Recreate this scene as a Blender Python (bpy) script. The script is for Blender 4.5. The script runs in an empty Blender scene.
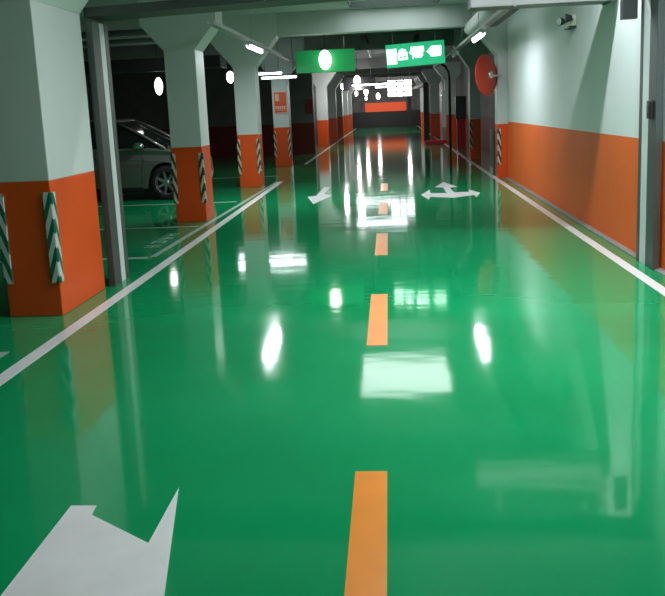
import bpy, bmesh, math, random
from mathutils import Vector, Matrix
random.seed(4)
PI = math.pi
SC = bpy.context.scene
COL = SC.collection

# ------------------------------------------------------------------ materials
def mat(name, col, rough=.6, metal=0., spec=.5, emit=None, estr=0., noise=0., nscale=3., bump=0., bscale=40., coat=0., croug=.1, col2=None):
    m = bpy.data.materials.new(name); m.use_nodes = True
    nt = m.node_tree; b = nt.nodes['Principled BSDF']
    b.inputs['Base Color'].default_value = (*col, 1); b.inputs['Roughness'].default_value = rough
    b.inputs['Metallic'].default_value = metal; b.inputs['Specular IOR Level'].default_value = spec
    b.inputs['Coat Weight'].default_value = coat; b.inputs['Coat Roughness'].default_value = croug
    tc = nt.nodes.new('ShaderNodeTexCoord')
    if noise:
        n = nt.nodes.new('ShaderNodeTexNoise'); n.inputs['Scale'].default_value = nscale; n.inputs['Detail'].default_value = 5
        nt.links.new(tc.outputs['Object'], n.inputs['Vector'])
        mr = nt.nodes.new('ShaderNodeMapRange'); mr.inputs[1].default_value = .3; mr.inputs[2].default_value = .7
        nt.links.new(n.outputs['Fac'], mr.inputs[0])
        mx = nt.nodes.new('ShaderNodeMix'); mx.data_type = 'RGBA'
        c2 = col2 or tuple(c * (1 - noise) for c in col)
        mx.inputs[6].default_value = (*col, 1); mx.inputs[7].default_value = (*c2, 1)
        nt.links.new(mr.outputs[0], mx.inputs[0]); nt.links.new(mx.outputs[2], b.inputs['Base Color'])
    if bump:
        n2 = nt.nodes.new('ShaderNodeTexNoise'); n2.inputs['Scale'].default_value = bscale; n2.inputs['Detail'].default_value = 3
        nt.links.new(tc.outputs['Object'], n2.inputs['Vector'])
        bp = nt.nodes.new('ShaderNodeBump'); bp.inputs['Strength'].default_value = bump; bp.inputs['Distance'].default_value = .01
        nt.links.new(n2.outputs['Fac'], bp.inputs['Height']); nt.links.new(bp.outputs[0], b.inputs['Normal'])
    if emit:
        b.inputs['Emission Color'].default_value = (*emit, 1); b.inputs['Emission Strength'].default_value = estr
    return m

M = {}
M['white'] = mat('white_paint', (.62, .66, .66), .55, noise=.06, nscale=1.5)
M['wallwhite'] = mat('white_wall_paint', (.74, .78, .78), .75, noise=.05, nscale=1.2)
M['orange'] = mat('orange_paint', (.78, .085, .008), .42, noise=.08, nscale=1.5)
M['orange_r'] = mat('orange_wall_paint', (.92, .145, .010), .6, noise=.08, nscale=1.5)
M['ceil'] = mat('ceiling_paint', (.50, .56, .54), .8, noise=.12, nscale=1.)
M['ceil_unlit'] = mat('shaded_far_concrete', (.34, .33, .33), .85, noise=.4, nscale=2.)  # darker tone carries the shade of the unlit far ceiling
M['bayw'] = mat('shaded_bay_white', (.20, .19, .19), .7, noise=.2, nscale=2.)  # white wall paint with the gloom of the bays put into its colour
M['bayr'] = mat('shaded_orange_dado', (.20, .018, .010), .6, noise=.2, nscale=2.)  # orange dado darkened in colour to carry the shade of the bays
M['concrete'] = mat('grey_concrete', (.26, .25, .24), .8, noise=.2, nscale=6.)
M['line'] = mat('white_line_paint', (.84, .81, .83), .35, noise=.08, nscale=5., coat=.3, croug=.2)
M['bayline'] = mat('bay_line_paint', (.34, .44, .39), .4, noise=.2, nscale=8.)
M['dash'] = mat('yellow_line_paint', (.90, .27, .008), .32, noise=.08, nscale=6., coat=.4, croug=.15)
M['steel'] = mat('gate_steel', (.10, .115, .115), .45, metal=.4, noise=.15, nscale=3.)
M['steel_d'] = mat('dark_gate_steel', (.07, .08, .08), .45, metal=.4)
M['galv'] = mat('galvanised_tray', (.45, .47, .46), .4, metal=.6, noise=.15, nscale=8.)
M['duct'] = mat('duct_grey', (.22, .22, .22), .5, metal=.2, noise=.1, nscale=5.)
M['black'] = mat('black_plastic', (.012, .012, .014), .4)
M['dark'] = mat('dark_metal', (.03, .032, .036), .5)
M['rubber'] = mat('tyre_rubber', (.012, .012, .012), .7)
M['alloy'] = mat('wheel_alloy', (.45, .45, .46), .3, metal=.8)
M['carpaint'] = mat('car_silver_green', (.15, .162, .145), .3, metal=.3, coat=.7, croug=.06)
M['glass'] = mat('tinted_glass', (.01, .012, .014), .05, spec=.7)
M['chrome'] = mat('chrome', (.8, .8, .8), .15, metal=1.)
M['red'] = mat('red_enamel', (.62, .045, .02), .35)
M['redp'] = mat('red_plastic', (.55, .02, .04), .4)
M['gsign'] = mat('green_sign_panel', (.01, .30, .08), .35, emit=(.01, .30, .09), estr=.12)
M['gsign_lit'] = mat('green_lit_sign', (.01, .35, .14), .35, emit=(.012, .50, .22), estr=.55)
M['sigwhite'] = mat('lit_white_symbol', (.8, .9, .85), .4, emit=(.75, 1., .88), estr=3.2)
M['lamp'] = mat('lamp_glow', (.9, .9, .9), .4, emit=(1., .97, .93), estr=5.)
M['lampf'] = mat('far_lamp_glow', (.9, .9, .9), .4, emit=(1., .93, .93), estr=6.)
M['tube'] = mat('tube_glow', (.9, .9, .9), .4, emit=(.88, .97, 1.), estr=9.)
M['tube_off'] = mat('tube_unlit', (.65, .68, .70), .3)
M['skylight'] = mat('light_well_diffuser', (.9, .9, .9), .5, emit=(.92, .97, 1.), estr=3.6)
M['window'] = mat('bright_window_panel', (.9, .9, .9), .5, emit=(.92, .96, 1.), estr=3.5)
M['poster'] = mat('poster_orange', (.62, .10, .02), .5)
M['posterp'] = mat('poster_pale', (.80, .45, .36), .5)
M['bulk'] = mat('cream_plastic', (.72, .74, .60), .45)
M['mirror'] = mat('mirror_face', (.9, .9, .9), .05, metal=1.)
M['notice'] = mat('dark_red_notice', (.28, .02, .02), .5)
M['endorange'] = mat('orange_banner_glow', (.80, .10, .02), .5, emit=(.9, .10, .03), estr=.5)  # emission makes the banner look lit, though it is no lamp

def stripes(name, ca, cb, per=.30, slant=1.0):
    m = bpy.data.materials.new(name); m.use_nodes = True; nt = m.node_tree; b = nt.nodes['Principled BSDF']
    b.inputs['Roughness'].default_value = .45
    tc = nt.nodes.new('ShaderNodeTexCoord'); sx = nt.nodes.new('ShaderNodeSeparateXYZ'); nt.links.new(tc.outputs['Object'], sx.inputs[0])
    def mth(op, a, b_=None):
        n = nt.nodes.new('ShaderNodeMath'); n.operation = op
        for i, q in enumerate((a, b_)):
            if q is None: continue
            if isinstance(q, (int, float)): n.inputs[i].default_value = q
            else: nt.links.new(q, n.inputs[i])
        return n.outputs[0]
    # chevrons folded about the corner of the guard (object origin)
    u = mth('ADD', mth('ABSOLUTE', sx.outputs[0]), mth('ABSOLUTE', sx.outputs[1]))
    t = mth('ADD', sx.outputs[2], mth('MULTIPLY', u, slant))
    fr = mth('FRACT', mth('DIVIDE', t, per))
    g = mth('GREATER_THAN', fr, .5)
    mx = nt.nodes.new('ShaderNodeMix'); mx.data_type = 'RGBA'
    mx.inputs[6].default_value = (*ca, 1); mx.inputs[7].default_value = (*cb, 1)
    nt.links.new(g, mx.inputs[0]); nt.links.new(mx.outputs[2], b.inputs['Base Color'])
    return m
M['guard'] = stripes('guard_stripes', (.008, .13, .075), (.55, .62, .62), .26, 3.)
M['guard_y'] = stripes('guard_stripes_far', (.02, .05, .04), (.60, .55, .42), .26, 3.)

def floor_mat():
    m = bpy.data.materials.new('green_epoxy_floor'); m.use_nodes = True; nt = m.node_tree; b = nt.nodes['Principled BSDF']
    tc = nt.nodes.new('ShaderNodeTexCoord')
    n = nt.nodes.new('ShaderNodeTexNoise'); n.inputs['Scale'].default_value = .9; n.inputs['Detail'].default_value = 6
    nt.links.new(tc.outputs['Object'], n.inputs['Vector'])
    cr = nt.nodes.new('ShaderNodeValToRGB'); cr.color_ramp.elements[0].position = .35; cr.color_ramp.elements[1].position = .68
    cr.color_ramp.elements[0].color = (.004, .265, .09, 1); cr.color_ramp.elements[1].color = (.006, .305, .112, 1)
    nt.links.new(n.outputs['Fac'], cr.inputs[0]); nt.links.new(cr.outputs[0], b.inputs['Base Color'])
    b.inputs['Roughness'].default_value = .45; b.inputs['Specular IOR Level'].default_value = .0
    b.inputs['Coat Weight'].default_value = 1.; b.inputs['Coat IOR'].default_value = 1.6
    n3 = nt.nodes.new('ShaderNodeTexNoise'); n3.inputs['Scale'].default_value = 1.6; n3.inputs['Detail'].default_value = 4
    nt.links.new(tc.outputs['Object'], n3.inputs['Vector'])
    mr = nt.nodes.new('ShaderNodeMapRange'); mr.inputs[3].default_value = .045; mr.inputs[4].default_value = .10
    nt.links.new(n3.outputs['Fac'], mr.inputs[0]); nt.links.new(mr.outputs[0], b.inputs['Coat Roughness'])
    # long soft roller waves in the poured resin
    mp = nt.nodes.new('ShaderNodeMapping'); mp.inputs['Scale'].default_value = (.9, 2.2, 1)
    nt.links.new(tc.outputs['Object'], mp.inputs[0])
    w = nt.nodes.new('ShaderNodeTexNoise'); w.inputs['Scale'].default_value = 1.3; w.inputs['Detail'].default_value = 2
    nt.links.new(mp.outputs[0], w.inputs['Vector'])
    bp = nt.nodes.new('ShaderNodeBump'); bp.inputs['Strength'].default_value = .25; bp.inputs['Distance'].default_value = .008
    nt.links.new(w.outputs['Fac'], bp.inputs['Height'])
    nt.links.new(bp.outputs[0], b.inputs['Coat Normal'])
    return m
M['floor'] = floor_mat()

# ------------------------------------------------------------------ mesh helpers
class MB:
    def __init__(s): s.bm = bmesh.new(); s.mats = []
    def mi(s, m):
        if m not in s.mats: s.mats.append(m)
        return s.mats.index(m)
    def face(s, pts, m, smooth=False):
        vs = [s.bm.verts.new(p) for p in pts]
        f = s.bm.faces.new(vs); f.material_index = s.mi(m); f.smooth = smooth; return f
    def box(s, a, b, m):
        x0, y0, z0 = a; x1, y1, z1 = b; k = s.mi(m)
        v = [s.bm.verts.new(p) for p in ((x0,y0,z0),(x1,y0,z0),(x1,y1,z0),(x0,y1,z0),(x0,y0,z1),(x1,y0,z1),(x1,y1,z1),(x0,y1,z1))]
        for q in ((3,2,1,0),(4,5,6,7),(0,1,5,4),(1,2,6,5),(2,3,7,6),(3,0,4,7)):
            f = s.bm.faces.new([v[i] for i in q]); f.material_index = k
        return s
    def prism(s, poly, axis, a, b, m, smooth=False):
        # poly in the two other axes, extruded along axis from a to b
        def P(p, t):
            if axis == 'y': return (p[0], t, p[1])
            if axis == 'x': return (t, p[0], p[1])
            return (p[0], p[1], t)
        k = s.mi(m); A = [s.bm.verts.new(P(p, a)) for p in poly]; B = [s.bm.verts.new(P(p, b)) for p in poly]
        n = len(poly)
        fs = [s.bm.faces.new(A), s.bm.faces.new(B[::-1])]
        for i in range(n):
            f = s.bm.faces.new((A[i], B[i], B[(i+1)%n], A[(i+1)%n])); f.smooth = smooth; fs.append(f)
        for f in fs: f.material_index = k
        return s
    def tube(s, pts, r, m, seg=12, caps=True):
        k = s.mi(m); pts = [Vector(p) for p in pts]; rings = []
        for i, p in enumerate(pts):
            d = (pts[min(i+1, len(pts)-1)] - pts[max(i-1, 0)]).normalized()
            up = Vector((0,0,1)) if abs(d.z) < .9 else Vector((1,0,0))
            a = d.cross(up).normalized(); b = d.cross(a)
            rr = r[i] if isinstance(r, (list, tuple)) else r
            rings.append([s.bm.verts.new(p + (a*math.cos(t)+b*math.sin(t))*rr) for t in [2*PI*j/seg for j in range(seg)]])
        for i in range(len(rings)-1):
            for j in range(seg):
                f = s.bm.faces.new((rings[i][j], rings[i][(j+1)%seg], rings[i+1][(j+1)%seg], rings[i+1][j])); f.material_index = k; f.smooth = True
        if caps:
            for rg in (rings[0][::-1], rings[-1]):
                f = s.bm.faces.new(rg); f.material_index = k
        return s
    def lathe(s, prof, m, seg=24, mtx=None):
        # prof: (r, z) from bottom to top about z
        k = s.mi(m); mtx = mtx or Matrix(); rings = []
        for r, z in prof:
            if r < 1e-5: rings.append([s.bm.verts.new(mtx @ Vector((0,0,z)))])
            else: rings.append([s.bm.verts.new(mtx @ Vector((r*math.cos(2*PI*j/seg), r*math.sin(2*PI*j/seg), z))) for j in range(seg)])
        for a, b in zip(rings, rings[1:]):
            for j in range(seg):
                q = (j+1) % seg
                if len(a) == 1 and len(b) == 1: continue
                if len(a) == 1: vs = (a[0], b[q], b[j])
                elif len(b) == 1: vs = (a[j], a[q], b[0])
                else: vs = (a[j], a[q], b[q], b[j])
                f = s.bm.faces.new(vs); f.material_index = k; f.smooth = True
        return s
    def build(s, name, parent=None, loc=None, bevel=0, seg=2, label=None):
        bmesh.ops.recalc_face_normals(s.bm, faces=s.bm.faces)
        me = bpy.data.meshes.new(name); s.bm.to_mesh(me); s.bm.free()
        for m in s.mats: me.materials.append(M[m])
        o = bpy.data.objects.new(name, me); COL.objects.link(o)
        if loc: o.location = loc
        if parent: o.parent = parent
        if label: o['label'] = label
        if bevel:
            bv = o.modifiers.new('bevel', 'BEVEL'); bv.width = bevel; bv.segments = seg; bv.limit_method = 'ANGLE'; bv.angle_limit = math.radians(40)
        return o

def tag(o, label, cat, group=None, kind=None):
    o['label'] = label; o['category'] = cat
    if group: o['group'] = group
    if kind: o['kind'] = kind
    return o
def struct(o): o['kind'] = 'structure'; return o
def empty(name, loc=(0,0,0), rz=0):
    o = bpy.data.objects.new(name, None); COL.objects.link(o); o.location = loc; o.rotation_euler.z = rz; o.empty_display_size = .2
    return o
def copy_tree(o, loc=None, label=None, parent=None):
    c = o.copy(); COL.objects.link(c); c.parent = parent
    if loc is not None: c.location = loc
    if label: c['label'] = label
    for ch in list(o.children): copy_tree(ch, parent=c)
    return c

OZ = 1.23      # top of the orange dado
CZ = 3.95      # ceiling
YE = 66.       # far end

# ------------------------------------------------------------------ the shell
f = MB().box((-11, -4, -.12), (4, YE, 0), 'floor').build('floor'); struct(f)

def wall2(name, a, b, OZ=1.23, z0=0, z1=CZ, up='wallwhite', lo='orange_r'):
    m = MB()
    (x0, y0), (x1, y1) = a, b
    m.box((x0, y0, z0), (x1, y1, OZ), lo); m.box((x0, y0, OZ), (x1, y1, z1), up)
    return struct(m.build(name))
wall2('wall_right', (2.7, -4), (3.0, 17.4), OZ=1.285)
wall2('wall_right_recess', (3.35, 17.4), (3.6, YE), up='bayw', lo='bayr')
struct(MB().box((2.7, 17.401, 0), (3.35, 17.41, CZ), 'white').build('trim_1'))
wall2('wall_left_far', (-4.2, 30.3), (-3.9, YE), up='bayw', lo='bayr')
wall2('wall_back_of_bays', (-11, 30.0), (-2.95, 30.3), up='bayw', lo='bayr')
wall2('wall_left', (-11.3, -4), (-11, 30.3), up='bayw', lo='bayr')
struct(MB().box((-11.3, -4.3, 0), (4, -4, CZ), 'white').build('wall_behind'))
# end wall with the dark ramp opening under the banner
m = MB(); m.box((-4.2, YE, 0), (3.6, YE+.3, 1.3), 'dark'); m.box((-4.2, YE, 1.3), (3.6, YE+.3, CZ), 'ceil_unlit')
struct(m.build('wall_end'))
# ceiling: painted over the front part with a light well, further in the unlit shade is put into its colour
WX0, WX1, WY0, WY1, WZ = -.78, 1.18, 14.35, 17.3, 4.2
m = MB()
m.box((-11.3, -4.3, CZ), (WX0, 18.0, CZ+.12), 'ceil'); m.box((WX1, -4.3, CZ), (4, 18.0, CZ+.12), 'ceil')
m.box((WX0, -4.3, CZ), (WX1, WY0, CZ+.12), 'ceil'); m.box((WX0, WY1, CZ), (WX1, 18.0, CZ+.12), 'ceil')
struct(m.build('ceiling'))
m = MB(); e = .06
M['well'] = mat('light_well_lining', (.035, .05, .045), .9)
z0 = CZ-.004
m.box((WX0, WY0, z0), (WX0+.02, WY1, WZ), 'well'); m.box((WX1-.02, WY0, z0), (WX1, WY1, WZ), 'well')
m.box((WX0+.02, WY0, z0), (WX1-.02, WY0+.02, WZ), 'well'); m.box((WX0+.02, WY1-.02, z0), (WX1-.02, WY1, WZ), 'well')
w = m.build('trim_2'); struct(w)
d = MB().box((WX0-e, WY0-e, WZ), (WX1+e, WY1+e, WZ+.05), 'skylight').build('window_1'); struct(d)
struct(MB().box((-11.3, 18.0, CZ), (4, YE+.3, CZ+.12), 'ceil_unlit').build('ceiling_far'))
# downstand beams at every column row
k = 3
for y, mm, z0 in ((6.45,'ceil',3.45), (12.15,'ceil',3.45), (17.5,'ceil',3.45), (23.7,'ceil_unlit',3.5), (35.2,'ceil_unlit',3.5), (41.2,'ceil_unlit',3.5), (47.2,'ceil_unlit',3.5), (53.2,'ceil_unlit',3.5)):
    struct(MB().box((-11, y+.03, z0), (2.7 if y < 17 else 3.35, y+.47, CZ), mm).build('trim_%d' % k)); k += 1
# grey strip at the foot of the right wall
struct(MB().box((2.62, -4, 0), (2.7, 17.4, .012), 'concrete').build('baseboard_right'))

# ------------------------------------------------------------------ columns
def column(x0, x1, y0, y1, label, group, near=None, guards=('fl', 'fr'), side=0.55, depth=True, gm='guard', lmat='orange', gy=.06, zc=3.45):
    cx, cy = (x0+x1)/2, (y0+y1)/2; hx, hy = (x1-x0)/2, (y1-y0)/2
    t = empty('concrete_column', (cx, cy, 0)); tag(t, label, 'column', group)
    MB().box((-hx, -hy, 0), (hx, hy, OZ), lmat).build('orange_base', t, bevel=.008, label='orange painted lower part')
    MB().box((-hx, -hy, OZ), (hx, hy, 2.78), 'white').build('shaft', t, bevel=.008)
    s = side; zt = CZ if y0 < 24 else 3.6
    poly = [(-hx, 2.78), (hx, 2.78), (hx+s, zc), (hx+s, zt), (-hx-s, zt), (-hx-s, zc)]
    MB().prism(poly, 'y', -hy, hy, 'white').build('capital', t)
    for g in guards:
        sx = -1 if g[1] == 'l' else 1; sy = -1 if g[0] == 'f' else 1
        q = MB(); w = .07 if y0 < 8 else .062; th = .018
        # an L profile wrapped round the corner, its rounded nose on the edge; origin at the corner
        ax, ay = sx*-w, sy*-gy
        o_, i_ = th, .002
        pl = [(ax, sy*i_), (ax, sy*o_), (sx*.006, sy*o_), (sx*o_, sy*.006), (sx*o_, ay), (sx*i_, ay), (sx*i_, sy*i_)]
        q.prism(pl, 'z', 0, .82, gm)
        q.build('corner_guard', t, (sx*hx, sy*hy, .31), bevel=.006)
    return t
G1 = 'concrete columns along the parking bays'
c0 = column(-3.50, -3.00, 6.40, 7.44, 'large nearest column, white over orange, with striped corner guards, at left of the gate', G1)
c1 = column(-3.56, -3.05, 12.1, 12.66, 'white and orange column hiding the nose of the parked silver car', G1, side=.36, zc=3.2, gm='guard_y')
c2 = column(-3.55, -3.04, 17.5, 18.0, 'grey and orange column between the parked car and the poster column', G1, gm='guard_y')
c3 = column(-3.62, -3.12, 23.7, 24.2, 'bright white and orange column carrying the orange poster', G1, gm='guard_y')
ordn = ['first', 'second', 'third', 'fourth', 'fifth']
for i, y in enumerate((35.2, 41.2, 47.2, 53.2, 59.2)):
    column(-3.32, -2.82, y, y+.5, 'distant white and orange column, %s beyond the wall with the dark red notice' % ordn[i], 'distant left columns', guards=(), side=.5)
column(2.48, 3.0, 17.45, 17.95, 'white and orange column with striped guard beside the red round mirror', 'columns along the right wall', gm='guard_y', lmat='orange', side=.55)
column(2.52, 2.84, 23.7, 24.2, 'shaded column with striped guard, next behind the red mirror column', 'columns along the right wall', gm='guard_y', side=.45, guards=('fl',))
column(2.62, 3.12, 35.2, 35.7, 'distant right column with the tall white panel in front', 'distant right columns', guards=(), side=.5)
for i, y in enumerate((41.2, 47.2, 53.2)):
    column(2.27, 2.77, y, y+.5, 'distant right column, %s beyond the tall white panel' % ordn[i], 'distant right columns', guards=(), side=.4)

# ------------------------------------------------------------------ roller gate portal
g = empty('gate_frame', (0, 7.75, 0)); tag(g, 'grey steel gate frame spanning the lane beside the nearest column', 'gate')
def jamb(sx, x, y0, ya, yb, y1, zt):
    # x = inner face; guide channel: two flanges and a pale recessed web, standing off the wall
    m = MB(); o = x + sx*.07
    a, b = sorted((x, o))
    m.box((a, y0, 0), (b, ya, zt), 'steel'); m.box((a, yb, 0), (b, y1, zt), 'steel')
    j = m.build('guide_rail', g, bevel=.005)
    c, d_ = sorted((x+sx*.006, o))
    MB().box((c, ya+.001, 0), (d_, yb-.001, zt), 'white').build('guide_channel', j, label='pale groove of the guide rail')
    return j
jamb(-1, -2.925, -.22, -.02, .12, .22, 2.72); jamb(1, 2.60, -.14, .08, .28, .36, 2.90)
q = MB(); q.prism([(-2.999, -.22), (2.70, -.14), (2.70, .36), (-2.999, .22)], 'z', 0, .09, 'steel_d')
for v in q.bm.verts: v.co.z += 2.76 + (v.co.x+3.0)/5.7*.18
q.build('header', g, bevel=.004)
MB().box((2.42, .365, 2.52), (2.57, .46, 2.90), 'steel_d').build('bracket', g, bevel=.005)
struct(MB().box((-3.03, 7.62, 2.99), (2.70, 8.0, CZ), 'ceil').build('trim_%d' % k)); k += 1
struct(MB().box((-11, 7.62, 2.99), (-3.56, 8.0, CZ), 'ceil').build('trim_%d' % k)); k += 1
# key switch on the right guide rail
t = empty('key_switch', (2.598, 7.70, 1.60)); tag(t, 'small dark key switch box on the right gate rail', 'switch')
MB().box((-.045, -.05, -.09), (0, .05, .09), 'black').build('housing', t, bevel=.012)
MB().box((-.052, -.025, -.035), (-.0455, .025, .045), 'steel').build('cover_plate', t, bevel=.002)

# ------------------------------------------------------------------ floor markings (2 mm of paint)
T = .0025
def flat(name, poly, mm, label, cat, group=None, z=0.0005):
    o = MB().prism(poly, 'z', z, z+T, mm).build(name); tag(o, label, cat, group); return o
def rect(x0, y0, x1, y1): return [(x0,y0),(x1,y0),(x1,y1),(x0,y1)]
flat('lane_line', rect(-2.78, 24.3, -2.68, 65), 'line', 'far white lane edge line on the left, beyond the poster column', 'road marking')
flat('lane_line', rect(-2.79, -3.9, -2.67, 18.6), 'line', 'long white lane edge line along the left columns, ending at the second column', 'road marking')
flat('lane_line', rect(2.36, -3.9, 2.47, 65), 'line', 'long white lane edge line along the right orange wall', 'road marking')
names = ['nearest yellow centre dash, cut off by the photo bottom', 'second yellow centre dash from the camera', 'third yellow centre dash from the camera',
         'fourth yellow centre dash, just before the white arrows', 'fifth and farthest yellow centre dash, between the white arrows', 'sixth yellow centre dash, beyond the white arrows', 'seventh yellow centre dash, in the bright reflections', 'eighth and farthest yellow centre dash']
for i in range(5):
    y = 1.93 + 3.43*i
    flat('lane_dash', rect(-.215, y, -.06, y+1.5 + (.04 if i else -.02)), 'dash', names[i], 'road marking', 'yellow centre line dashes')
flat('painted_arrow', [(-1.05, 3.26), (-1.05, 2.80), (-1.38, 3.02), (-1.39, 3.10), (-1.51, 3.10), (-1.5, 1.55), (-1.18, 1.2), (-.72, 1.7)], 'line', 'large angular white arrow cut off at the bottom left', 'road marking')
flat('painted_arrow', [(-1.5,16.88),(-1.36,16.78),(-1.38,15.52),(-1.2,15.11),(-1.45,13.85),(-1.69,15.08),(-1.52,15.2)], 'line', 'small white arrow pointing toward the camera, left of the centre dashes', 'road marking')
flat('painted_arrow', [(0.59, 14.7), (0.8, 15.55), (0.79, 14.95), (1.1, 14.86), (1.11, 15.91), (0.94, 16.04), (1.19, 17.01), (1.41, 15.95), (1.24, 15.79), (1.25, 14.97), (1.55, 14.94), (1.58, 15.37), (1.74, 14.72), (1.59, 14.04), (1.58, 14.4), (1.17, 14.08), (0.75, 14.35), (0.7, 13.93)], 'line', 'three-way white arrow pointing left, ahead and right', 'road marking')
# parking bay lines
flat('bay_line', [(-3.06, 9.105), (-2.98, 9.105), (-2.795, 18.2), (-2.795, 18.6), (-2.86, 18.6)], 'bayline', 'thin pale line running along the mouths of the parking bays', 'road marking')
for y, s in ((9.0, 'beside the gate opening'), (11.5, 'just in front of the column at the parked car'), (14.6, 'under the near side of the parked car'), (20.2, 'beyond the parked car')):
    flat('bay_line', rect(-9.5, y, -3.07, y+.10), 'bayline', 'thin pale bay divider line ' + s, 'road marking', 'bay divider lines')
flat('bay_line', rect(-4.4, 5.22, -2.98, 5.38), 'bayline', 'short pale line end at the left edge beside the nearest column', 'road marking')
# illegible stencilled characters lying beside the bay line
t = empty('stencilled_text', (-3.12, 9.8, 0)); tag(t, 'worn white stencilled characters on green floor inside the bay line', 'road marking')
strokes = [((0,0,.2,.03),(.08,-.06,.11,.15),(0,.12,.2,.15)), ((0,0,.03,.2),(0,.17,.18,.2),(.15,0,.18,.2),(.03,.08,.15,.11)), ((0,.04,.2,.07),(.02,.13,.18,.16),(.08,0,.11,.2)), ((0,0,.18,.03),(0,.17,.18,.2),(.07,0,.10,.2))]
for i, ch in enumerate(strokes):
    q = MB()
    for a, b, c, d in ch: q.box((-.25+a*1.1, i*.30+b, .0006), (-.25+c*1.1, i*.30+d, .0026), 'bayline')
    q.build('character', t)

# ------------------------------------------------------------------ cable trays with fluorescent battens
def tray(x, y0, y1, z, label):
    t = empty('cable_tray', (x, y0, z+.004)); tag(t, label, 'cable tray', 'ceiling cable trays')
    m = MB(); L = y1-y0
    m.box((-.05, 0, 0), (.05, L, .006), 'galv'); m.box((-.055, 0, 0), (-.05, L, .05), 'galv'); m.box((.05, 0, 0), (.055, L, .05), 'galv')
    m.build('channel', t)
    n = max(2, int(L/3)+1)
    for i in range(n):
        MB().tube([(0, .3+i*(L-.6)/(n-1), .006), (0, .3+i*(L-.6)/(n-1), CZ-z)], .006, 'galv', 8).build('hanger_rod', t)
    return t
tray(-2.47, 10.8, 26.5, 3.0, 'long pale cable tray hanging over the left lane edge')
tray(1.70, 10.9, 27., 3.0, 'long pale cable tray hanging over the right side of the lane')
def batten(x, y, z, L, label, lit=True, along='y', group='tube lights on the trays', power=0, wide=.11):
    t = empty('tube_light', (x, y, z), 0 if along == 'y' else PI/2); tag(t, label, 'ceiling light', group)
    q = MB(); q.prism([(-.03, 0), (-wide/2, -.045), (-wide/2+.006, -.05), (wide/2-.006, -.05), (wide/2, -.045), (.03, 0)], 'y', -L/2, L/2, 'tube_off'); q.build('housing', t)
    MB().tube([(0, -L/2+.03, -.078), (0, L/2-.03, -.078)], .026 if wide < .12 else .036, 'tube' if lit else 'tube_off', 12).build('tube', t)
    for s in (-1, 1): MB().box((-.02, s*(L/2-.015)-.012, -.09), (.02, s*(L/2-.015)+.012, -.0505), 'bulk').build('lamp_holder', t)
    if z < CZ-.1:
        zz = CZ-z if along == 'x' else .003
        for s in (-1, 1): MB().tube([(0, s*(L/2-.12), -.002), (0, s*(L/2-.12), zz)], .006, 'dark', 8).build('suspension_rod', t)
    if power:
        ld = bpy.data.lights.new('lamp', 'AREA'); ld.shape = 'RECTANGLE'; ld.size = .1; ld.size_y = L; ld.energy = power; ld.color = (.90, .98, 1.)
        lo = bpy.data.objects.new('tube_lamp', ld); COL.objects.link(lo); lo.location = (0, 0, -.112); lo.parent = t
    return t
batten(-2.47, 14.4, 2.998, 1.45, 'lit tube light under the left cable tray', power=85, wide=.13)
batten(1.70, 14.4, 2.998, 1.45, 'lit tube light under the right cable tray', power=40, wide=.13)
batten(-2.47, 20.6, 2.998, 1.25, 'unlit tube light further along the left cable tray', lit=False)
batten(1.70, 19.2, 2.998, 1.25, 'unlit tube light further along the right cable tray', lit=False)
batten(-3.05, 21.5, 2.76, 1.05, 'lower of two lit tube lights across the poster column', along='x', group='tube lights before the poster column', power=11)
batten(-3.45, 22.5, 2.93, .75, 'upper of two lit tube lights across the poster column', along='x', group='tube lights before the poster column', power=8)
batten(-.35, 27.7, 2.62, 1.9, 'nearer horizontal white tube light under the dark hanging sign', along='x', group='far cross tube lights', power=14)
batten(-.75, 34.5, 2.68, 1.7, 'further horizontal white tube light far down the corridor', along='x', group='far cross tube lights', power=14)
# lamps of the part of the lane nearest the camera (above the picture)
for x, y, p in ((1.1, 3.4, 25), (2.0, 5.4, 105), (.5, 6.2, 110)):
    batten(x, y, CZ-.001, 1.5, 'ceiling tube light over the lane in front of the gate, out of view above', group='tube lights in front of the gate', power=p)
for x in (.7, 1.95):  # unseen tubes added past the header to brighten the columns and right wall
    batten(x, 8.75, CZ-.001, 1.1, 'added tube light just beyond the gate header, unseen above the view', along='x', group='added tube lights beyond the gate', power=40)

# ------------------------------------------------------------------ hanging signs
def rods(t, xs, z0, y=0, top=CZ):
    for x in xs: MB().tube([(x, y, z0), (x, y, top)], .006, 'galv', 8).build('suspension_rod', t)
t = empty('green_sign', (-1.44, 18.05, 0)); tag(t, 'plain dark green hanging sign with a glowing oval lamp before it', 'sign')
MB().box((-.70, -.04, 2.60), (.70, .04, 3.12), 'gsign').build('panel', t, bevel=.01)
rods(t, (-.5, .45), 3.12)
t = empty('exit_sign', (.80, 18.0, 0)); tag(t, 'lit green hanging sign with glowing white characters', 'sign')
t.rotation_euler.y = -.045; t.location.z = .03
MB().box((-.68, -.05, 2.62), (.68, .05, 3.15), 'gsign_lit').build('panel', t, bevel=.012)
rods(t, (-.5, .48), 3.15)
def glyph(polys):
    q = MB()
    for p in polys: q.prism(p, 'y', -.058, -.051, 'sigwhite')
    q.build('character', t)
R4 = lambda a,b,c,d: [(a,b),(c,b),(c,d),(a,d)]
glyph([R4(-.64,2.70,-.45,2.725), R4(-.64,2.74,-.45,2.82), R4(-.64,2.835,-.45,2.915), R4(-.64,2.93,-.45,3.04), R4(-.655,2.70,-.64,3.05), R4(-.45,2.70,-.435,3.05)])
glyph([R4(-.40,2.80,-.375,2.94), R4(-.21,2.80,-.185,2.94), R4(-.40,2.78,-.185,2.82), R4(-.375,2.93,-.205,2.96), R4(-.31,2.83,-.275,3.03), R4(-.375,2.87,-.21,2.91), R4(-.37,2.97,-.215,3.01)])
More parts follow.
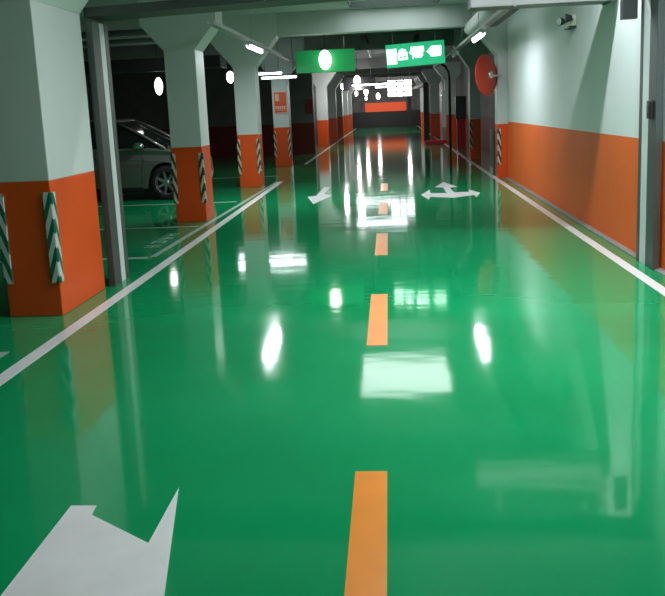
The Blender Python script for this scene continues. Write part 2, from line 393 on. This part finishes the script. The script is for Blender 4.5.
glyph([R4(-.10,2.93,.20,3.05), [(-.14,2.93),(-.04,3.02),(-.04,2.84)], R4(-.04,2.83,.17,2.92), R4(-.07,2.78,-.045,2.83), R4(.0,2.80,.14,2.82)])
glyph([[(.27,2.92),(.38,3.03),(.38,2.81)], R4(.38,2.83,.60,2.90), R4(.38,2.92,.60,3.03), R4(.35,2.80,.58,2.82)])
t = empty('dark_sign', (-1.18, 32.0, 0)); tag(t, 'small black hanging sign far down the corridor', 'sign')
MB().box((-.68, -.04, 2.46), (.68, .04, 3.02), 'black').build('panel', t, bevel=.01)
rods(t, (-.5, .5), 3.02)
# white lit panel under the exit sign, far away
t = empty('light_box', (.47, 31.0, 0)); tag(t, 'bright white lit panel with thin bars seen under the exit sign', 'light panel')
MB().box((-.46, -.03, 2.12), (.50, .05, 2.76), 'window').build('panel', t)
q = MB()
for x in (-.1, .18): q.box((x-.018, -.045, 2.12), (x+.018, -.031, 2.76), 'galv')
for z in (2.30, 2.52): q.box((-.46, -.058, z-.02), (.50, -.046, z+.02), 'galv')
q.build('bars', t)
rods(t, (-.4, .44), 2.76)

# oval lamps on stems down the lane
def oval(x, y, z, rx, rz, label, mm='lamp', power=0, stem=True):
    t = empty('globe_lamp', (x, y, z)); tag(t, label, 'lamp', 'hanging oval lamps')
    n = 10; pr = [(rx*math.sin(PI*i/n), -rz*math.cos(PI*i/n)) for i in range(n+1)]
    MB().lathe(pr, mm, 20).build('glow_bulb', t)
    MB().tube([(0,0,rz*.97),(0,0,rz*.97+.05)], rx*.35, 'dark', 12).build('socket', t)
    MB().tube([(0,0,rz*.97+.05),(0,0,CZ-z)], .008, 'dark', 8).build('stem', t)
    if power:
        ld = bpy.data.lights.new('lamp', 'POINT'); ld.energy = power; ld.shadow_soft_size = .06; ld.color = (1., .97, .95)
        lo = bpy.data.objects.new('lamp_light', ld); COL.objects.link(lo); lo.location = (0, 0, -rz-.07); lo.parent = t
    return t
oval(-1.42, 17.75, 2.87, .145, .225, 'white glowing oval lamp in front of the plain green sign')
oval(-1.24, 31.6, 2.80, .15, .26, 'white glowing oval lamp in front of the black sign', power=70)
oval(-2.0, 34.0, 2.70, .09, .14, 'small lamp glowing left below the plain green sign', 'lampf', power=70)
oval(-1.98, 48.5, 2.63, .10, .16, 'far lamp left below the black sign', 'lampf', power=110)
oval(-1.55, 55., 2.83, .16, .28, 'far lamp right below the black sign', 'lampf', power=130)
oval(-.75, 60., 2.55, .16, .26, 'far lamp just above the orange banner', 'lampf', power=130)
oval(-1.75, 62., 2.45, .10, .16, 'tiny far lamp at left end of the orange banner', 'lampf')
oval(1.35, 50., 2.55, .10, .16, 'far lamp near the right end of the orange banner', 'lampf', power=130)
oval(-5.78, 19.0, 2.50, .10, .22, 'bright lamp above the parked car', 'lamp')
oval(-4.55, 22.0, 2.78, .11, .17, 'bright bluish lamp between the second and third columns', 'tube')

# ------------------------------------------------------------------ end of the corridor
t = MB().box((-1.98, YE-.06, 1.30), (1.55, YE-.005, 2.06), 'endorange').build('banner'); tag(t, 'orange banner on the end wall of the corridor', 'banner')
# dark steel frame at the right, far
t = empty('steel_frame', (1.75, 57.5, 0)); tag(t, 'dark steel frame far down the corridor at right', 'frame')
for x, y in ((1.65-1.75, 2.0), (2.12-1.75, -14.5)):
    MB().box((x-.14, y-.14, 0), (x+.14, y+.14, 2.78), 'dark').build('post', t)
MB().prism([(-.24, 2.14), (.04, 2.14), (.51, -14.64), (.23, -14.64)], 'z', 2.78, 2.95, 'dark').build('crossbeam', t)
t = MB().box((2.36, 33.8, .70), (2.55, 33.86, 2.32), 'tube_off').build('white_panel'); tag(t, 'tall narrow white panel standing before a distant right column', 'panel')
MB().box((2.37-.0, 33.81, 0), (2.54, 33.85, .699), 'galv').build('stand', t)
t = MB().box((1.58, 33.3, 0), (2.52, 33.55, .17), 'redp').build('wheel_stop', bevel=.03); tag(t, 'low red barrier bar on the floor far at right', 'barrier')
q = MB().tube([(1.9,29.,3.25),(2.05,29.,3.22),(2.2,29.,3.1),(2.3,29.,2.9),(2.33,29.,2.6),(2.33,29.,0)], .05, 'black', 12)
tag(q.build('drain_pipe'), 'black pipe curving down to the floor far at right', 'pipe')
t = empty('wall_cabinet', (2.75, 29.2, 0)); tag(t, 'dark grey cabinet beyond the red mirror column', 'cabinet')
MB().box((-.20, -.15, 1.15), (.20, .15, 2.0), 'dark').build('body', t, bevel=.01)
MB().box((-.17, -.165, 1.18), (.17, -.151, 1.97), 'steel_d').build('door', t, bevel=.003)
MB().box((-.15, -.12, 0), (.15, .12, 1.149), 'redp').build('plinth', t, label='dark red stand')
t = empty('grey_cabinet', (3.0, 20.9, 0)); tag(t, 'grey floor cabinet in the recess between the two right columns', 'cabinet')
MB().box((-.22, -.3, 0), (.34, .3, 1.0), 'duct').build('body', t, bevel=.01)
MB().box((-.18, -.318, .06), (.30, -.301, .95), 'steel').build('door', t, bevel=.003)
t = MB().box((-3.28, 29.97, 1.58), (-3.0, 29.995, 2.14), 'notice').build('notice_board'); tag(t, 'dark red notice on the shaded wall right of the poster column', 'notice')

# poster on the third column
t = empty('poster', (-3.36, 23.69, 2.0)); tag(t, 'orange poster with a pale block and pale lettering on white column', 'poster')
MB().box((-.21, -.012, -.34), (.21, -.001, .34), 'posterp').build('backing', t)
MB().box((-.19, -.016, -.30), (.19, -.0125, .32), 'poster').build('print', t)
q = MB(); q.box((-.16, -.019, .05), (-.04, -.0165, .28), 'posterp'); q.build('picture', t)
q = MB()
for i in range(5): q.box((-.16+i*.066, -.019, -.2), (-.115+i*.066, -.0165, -.10), 'posterp')
q.box((-.16, -.019, -.24), (.16, -.0165, -.225), 'posterp'); q.build('lettering', t)

# convex mirror with a red back on the right column
t = empty('convex_mirror', (2.22, 17.25, 2.33)); tag(t, 'round red-backed traffic mirror fixed to the right column', 'mirror')
n = Vector((.78, -.62, .04)).normalized()
mt = n.to_track_quat('Z', 'Y').to_matrix().to_4x4()
prb = [(.001, .085), (.10, .083), (.22, .068), (.33, .04), (.42, .008), (.455, -.012), (.46, -.03), (.44, -.04), (.42, -.035)]
mt = mt @ Matrix.Diagonal((1, 1, 1, 1))
MB().lathe(prb[::-1], 'red', 36, mt).build('back_shell', t)
MB().lathe([(.43, -.034), (.30, -.055), (.15, -.068), (.001, -.072)], 'mirror', 36, mt).build('mirror_face', t)
q = MB(); q.lathe([(.001, .13), (.07, .128), (.085, .11), (.085, .08)][::-1], 'chrome', 20, mt)
a = mt @ Vector((0, 0, .12)); q.tube([a, (.14, -.03, -.02), (.30, .05, -.02), (.30, .19, -.02)], .022, 'chrome', 10)
q.build('bracket', t)

# duct across the right side behind the gate header
t = empty('ceiling_duct', (1.0, 9.2, 2.84)); tag(t, 'pale grey square duct end crossing at the top right behind the gate', 'duct')
MB().box((0, 0, 0), (1.60, .34, .32), 'duct').build('casing', t, bevel=.008)
MB().box((1.601, -.01, -.01), (1.64, .35, .33), 'steel_d').build('end_flange', t)
MB().box((.50, -.008, -.008), (.53, .348, .328), 'duct').build('joint_flange', t)
MB().tube([(.3,.17,.32),(.3,.17,CZ-2.84)], .01, 'galv', 8).build('hanger_rod', t); MB().tube([(1.4,.17,.32),(1.4,.17,CZ-2.84)], .01, 'galv', 8).build('hanger_rod', t)
t = MB().tube([(1.90, 13.0, 3.38), (1.90, 14.0, 3.38), (1.90, 17.5, 3.38)], .15, 'white', 20).build('round_duct'); tag(t, 'pale round duct under the ceiling beside the right cable tray', 'duct')
# bundle of dark cables at the near end of the right tray
q = MB()
for i in range(5): q.tube([(1.79+i*.022, 13.4, 3.03), (1.785+i*.026, 11.2, 3.045), (1.785+i*.032, 10.4+.05*i, 3.05)], .026, 'dark', 8)
tag(q.build('cable_bundle'), 'dark cable bundle strapped along the near end of the right tray', 'cables')

# twin-head emergency light on the right wall
t = empty('emergency_light', (2.7, 11.35, 2.83)); tag(t, 'cream twin-head emergency light high on the right white wall', 'emergency light')
MB().box((-.09, -.14, -.07), (-.001, .14, .08), 'bulk').build('housing', t, bevel=.012)
MB().box((-.10, -.15, -.10), (-.001, .15, -.071), 'dark').build('bracket', t)
for s in (-1, 1):
    mt = Matrix.Translation((-.13, s*.21, .03)) @ Matrix.Rotation(-PI/2, 4, 'Y') @ Matrix.Rotation(s*.3, 4, 'X')
    h = MB().lathe([(.001, -.06), (.035, -.055), (.055, 0), (.065, .03), (.06, .035)], 'dark', 18, mt).build('lamp_head', t)
    MB().lathe([(.058, .033), (.03, .042), (.001, .045)], 'tube_off', 18, mt).build('lens', h)
    MB().tube([(-.05, s*.14, .02), (-.10, s*.20, .02)], .012, 'dark', 8).build('arm', t)

# pipes and ducts above the bays (dark)
q = MB().box((-10.5, 19.6, 2.95), (-4.3, 20.4, 3.25), 'dark'); tag(q.build('ventilation_duct', bevel=.01), 'dark wide duct hanging above the parked car', 'duct')
for z, y, r in ((3.3, 14.0, .06), (3.2, 14.5, .045)):
    q = MB().tube([(-10.9, y, z), (-4.3, y, z)], r, 'dark', 12); tag(q.build('ceiling_pipe'), 'dark pipe above the bays, %s' % ('thicker and nearer' if r > .05 else 'thinner and lower'), 'pipe', 'dark pipes above the bays')
q = MB().box((-9.5, 16.3, 2.72), (-4.35, 16.6, 2.78), 'dark'); tag(q.build('cable_tray'), 'dark cable tray crossing above the parked car', 'cable tray')
t = empty('ceiling_speaker', (-4.62, 10.3, 3.05)); tag(t, 'dark cylindrical fitting hanging inside the bay beside the gate', 'ceiling fitting')
MB().lathe([(.001, -.16), (.11, -.16), (.12, -.14), (.12, .14), (.10, .16), (.001, .16)], 'dark', 24).build('body', t)
MB().tube([(0,0,.16),(0,0,CZ-3.05)], .012, 'dark', 8).build('rod', t)
for x, y, s in ((-.6, 21., 'left of the centre line'), (.9, 25., 'right of the centre line')):
    q = MB().tube([(x, y-2.6, 3.7), (x, y+9, 3.7)], .07, 'dark', 12); tag(q.build('ceiling_pipe'), 'dark pipe along the corridor ceiling ' + s, 'pipe', 'dark pipes over the lane')

# ------------------------------------------------------------------ parked car (nose to +x, near side to the camera)
def circ(cx, cz, r, a0, a1, n): return [(cx+r*math.cos(a0+(a1-a0)*i/n), cz+r*math.sin(a0+(a1-a0)*i/n)) for i in range(n+1)]
CAR = empty('parked_car', (-4.69, 15.38, 0)); CAR.scale = (1, 1, 1.06); tag(CAR, 'silver grey car parked in the bay behind the white and orange column', 'car')
W = 1.74
# body below the belt: side profile with both wheel arches; x=0 at the front axle
prof = [(.62, .30), (.66, .45), (.63, .72), (.50, .90), (.25, .98), (-.30, 1.04), (-1.2, 1.06), (-3.35, 1.10), (-3.52, .95), (-3.55, .45), (-3.45, .28)]
prof += [(-3.08, .28)] + circ(-2.72, .36, .39, PI+.2, -.2, 10)[1:-1] + [(-2.30, .24), (-.42, .24)] + circ(0, .36, .39, PI+.2, -.2, 10)[1:-1] + [(.40, .27)]
m = MB(); nP = len(prof); cols = []
def infl(x, z, t):  # t in 0..1 across the width; narrows at nose and tail and below
    e = 1.0
    if x > .2: e -= .16*((x-.2)/.5)**2
    if x < -3.0: e -= .10*((-3.0-x)/.5)**2
    e -= .05*max(0, (.5-z)/.3)
    e -= .04*max(0, (z-.85)/.25)
    return W/2 + (t-.5)*W*e
bm = m.bm; kk = m.mi('carpaint'); rows = []
for t_ in (0, .02, .5, .98, 1):
    shrink = .035 if t_ in (0, 1) else 0
    row = []
    for x, z in prof:
        cx_, cz_ = -1.4, .62
        dx = shrink*(1 if x > 0 else -1) * (abs(x-cx_) > 1.7); dz = shrink*(1 if z > .8 else 0)
        row.append(bm.verts.new((x-dx, infl(x, z, t_), z-dz)))
    rows.append(row)
for a, b in zip(rows, rows[1:]):
    for i in range(nP):
        fc = bm.faces.new((a[i], a[(i+1) % nP], b[(i+1) % nP], b[i])); fc.material_index = kk
for r_ in (rows[0], rows[-1]):
    fc = bm.faces.new(r_); fc.material_index = kk
m.build('body', CAR, bevel=.012)
# greenhouse: dark glass volume, tapered, under a painted roof and pillars
def gh(mat_, off, zt):
    q = MB(); k_ = q.mi(mat_)
    lo = [(-.02-off, 1.02), (-3.38+off, 1.09)]; hi = [(-1.12-off, zt), (-3.10+off, zt)]
    pts = []
    for y_, in_ in ((.05+off, 0), (W-.05-off, 1)):
        s_ = 1 if in_ == 0 else -1
        mid_x = -.45
        pts.append([(lo[0][0], y_, lo[0][1]), (lo[1][0], y_, lo[1][1]), (hi[1][0], y_+s_*.17, hi[1][1]), (-2.1, y_+s_*.15, zt+.02), (hi[0][0], y_+s_*.17, hi[0][1])])
    A = [q.bm.verts.new(p) for p in pts[0]]; B = [q.bm.verts.new(p) for p in pts[1]]
    q.bm.faces.new(A).material_index = k_; q.bm.faces.new(B).material_index = k_
    for i in range(5): q.bm.faces.new((A[i], B[i], B[(i+1) % 5], A[(i+1) % 5])).material_index = k_
    return q
gh('glass', .0, 1.60).build('windows', CAR, bevel=.02, label='dark tinted windows')
q = MB(); q.prism([(-1.05, 1.575), (-1.12, 1.615), (-2.1, 1.65), (-3.12, 1.615), (-3.18, 1.575), (-2.1, 1.61)], 'y', .20, W-.20, 'carpaint'); q.build('roof', CAR, bevel=.01)
for yy in (.045, W-.045):
    s_ = 1 if yy < 1 else -1
    q = MB(); q.tube([(.02, yy, 1.02), (-.5, yy+s_*.075, 1.31), (-1.12, yy+s_*.165, 1.60)], .03, 'carpaint', 8)
    q.build('windscreen_pillar', CAR)
    q = MB(); q.tube([(-1.62, yy, 1.06), (-1.62, yy+s_*.16, 1.61)], .028, 'black', 8); q.build('door_pillar', CAR)
# doors' seams, handle, mirror, sill, lights
q = MB()
for seam in ([(-.52, .34), (-.50, .60), (-.44, .80), (-.45, 1.02)], [(-1.62, .30), (-1.60, 1.03)], [(-2.62, .72), (-2.68, 1.06)]):
    q.tube([(x, infl(x, z, 0)-.001, z) for x, z in seam], .006, 'black', 6)
q.build('door_seams', CAR)
q = MB().tube([(-1.50, infl(-1.4, .86, 0)-.02, .86), (-1.30, infl(-1.3, .86, 0)-.02, .865)], .016, 'chrome', 8); q.build('door_handle', CAR)
t = MB(); t.lathe([(.001, -.11), (.06, -.10), (.085, -.03), (.085, .05), (.06, .10), (.001, .11)], 'chrome', 16, Matrix.Translation((-.50, -.085, 1.10)) @ Matrix.Rotation(PI/2, 4, 'Y') @ Matrix.Diagonal((.75, 1, 1, 1)))
mm_ = t.build('side_mirror', CAR, label='pale side mirror')
MB().tube([(-.48, -.04, 1.06), (-.46, .06, 1.03)], .02, 'black', 8).build('mirror_arm', mm_)
MB().box((-2.2, .02, .20), (-.50, .10, .27), 'black').build('sill', CAR)
MB().box((-3.3, .14, .16), (.52, W-.14, .60), 'black').build('underbody', CAR)
MB().box((.40, .12, .66), (.60, .44, .82), 'tube_off').build('headlight', CAR, bevel=.03)
MB().box((.40, W-.44, .66), (.60, W-.12, .82), 'tube_off').build('headlight', CAR, bevel=.03)
MB().tube([(.10, .28, 1.03), (-.30, .60, 1.20)], .012, 'black', 6).build('wiper', CAR)
def wheel(x, y, s):
    mt = Matrix.Translation((x, y, .345)) @ Matrix.Rotation(PI/2*s, 4, 'X')
    t = MB().lathe([(.20, -.10), (.30, -.10), (.335, -.07), (.345, -.02), (.345, .06), (.33, .09), (.29, .105), (.235, .10)], 'rubber', 36, mt).build('wheel', CAR)
    q = MB(); q.lathe([(.235, .098), (.225, .06), (.22, -.08)], 'alloy', 36, mt); q.lathe([(.001, .07), (.05, .068), (.055, .05)], 'alloy', 18, mt)
    q.lathe([(.001, -.06), (.22, -.06)], 'dark', 24, mt)
    for i in range(7):
        a = 2*PI*i/7; ca, sa = math.cos(a), math.sin(a)
        p = [mt @ Vector((ca*r - sa*w, sa*r + ca*w, z)) for r, w, z in ((.04, -.028, .06), (.04, .028, .06), (.23, .02, .085), (.23, -.02, .085))]
        b_ = [mt @ Vector((ca*r - sa*w, sa*r + ca*w, z)) for r, w, z in ((.04, -.028, .03), (.04, .028, .03), (.23, .02, .05), (.23, -.02, .05))]
        for fcs in ((0,1,2,3),):
            q.face([p[j] for j in fcs], 'alloy')
        for i0 in range(4): q.face([p[i0], p[(i0+1)%4], b_[(i0+1)%4], b_[i0]], 'alloy')
    q.build('rim', t)
for x in (0, -2.72): wheel(x, .12, 1); wheel(x, W-.12, -1)

# ------------------------------------------------------------------ world, camera, view
w = bpy.data.worlds.new('world'); SC.world = w; w.use_nodes = True
w.node_tree.nodes['Background'].inputs[0].default_value = (.5, .6, .6, 1); w.node_tree.nodes['Background'].inputs[1].default_value = .05

cd = bpy.data.cameras.new('camera'); cam = bpy.data.objects.new('camera', cd); COL.objects.link(cam); SC.camera = cam
cd.sensor_fit = 'HORIZONTAL'; cd.sensor_width = 36; cd.lens = 750*36/665
cd.shift_y = -(298-229.7)/665
cd.clip_end = 200; cd.clip_start = .05
Rm = Matrix(((0.9963696, 0.03179013, 0.07897471), (0.07281969, 0.16230586, -0.98404985), (-0.04410113, 0.98622827, 0.15940168)))
cam.matrix_world = Matrix.Translation((0, 0, 1.75)) @ Rm.to_4x4()

SC.view_settings.view_transform = 'Standard'; SC.view_settings.look = 'None'; SC.view_settings.gamma = 1
SC.view_settings.exposure = .12
SC.view_settings.use_curve_mapping = False
SC.cycles.use_denoising = True
SC.cycles.max_bounces = 10; SC.cycles.diffuse_bounces = 6; SC.cycles.glossy_bounces = 4
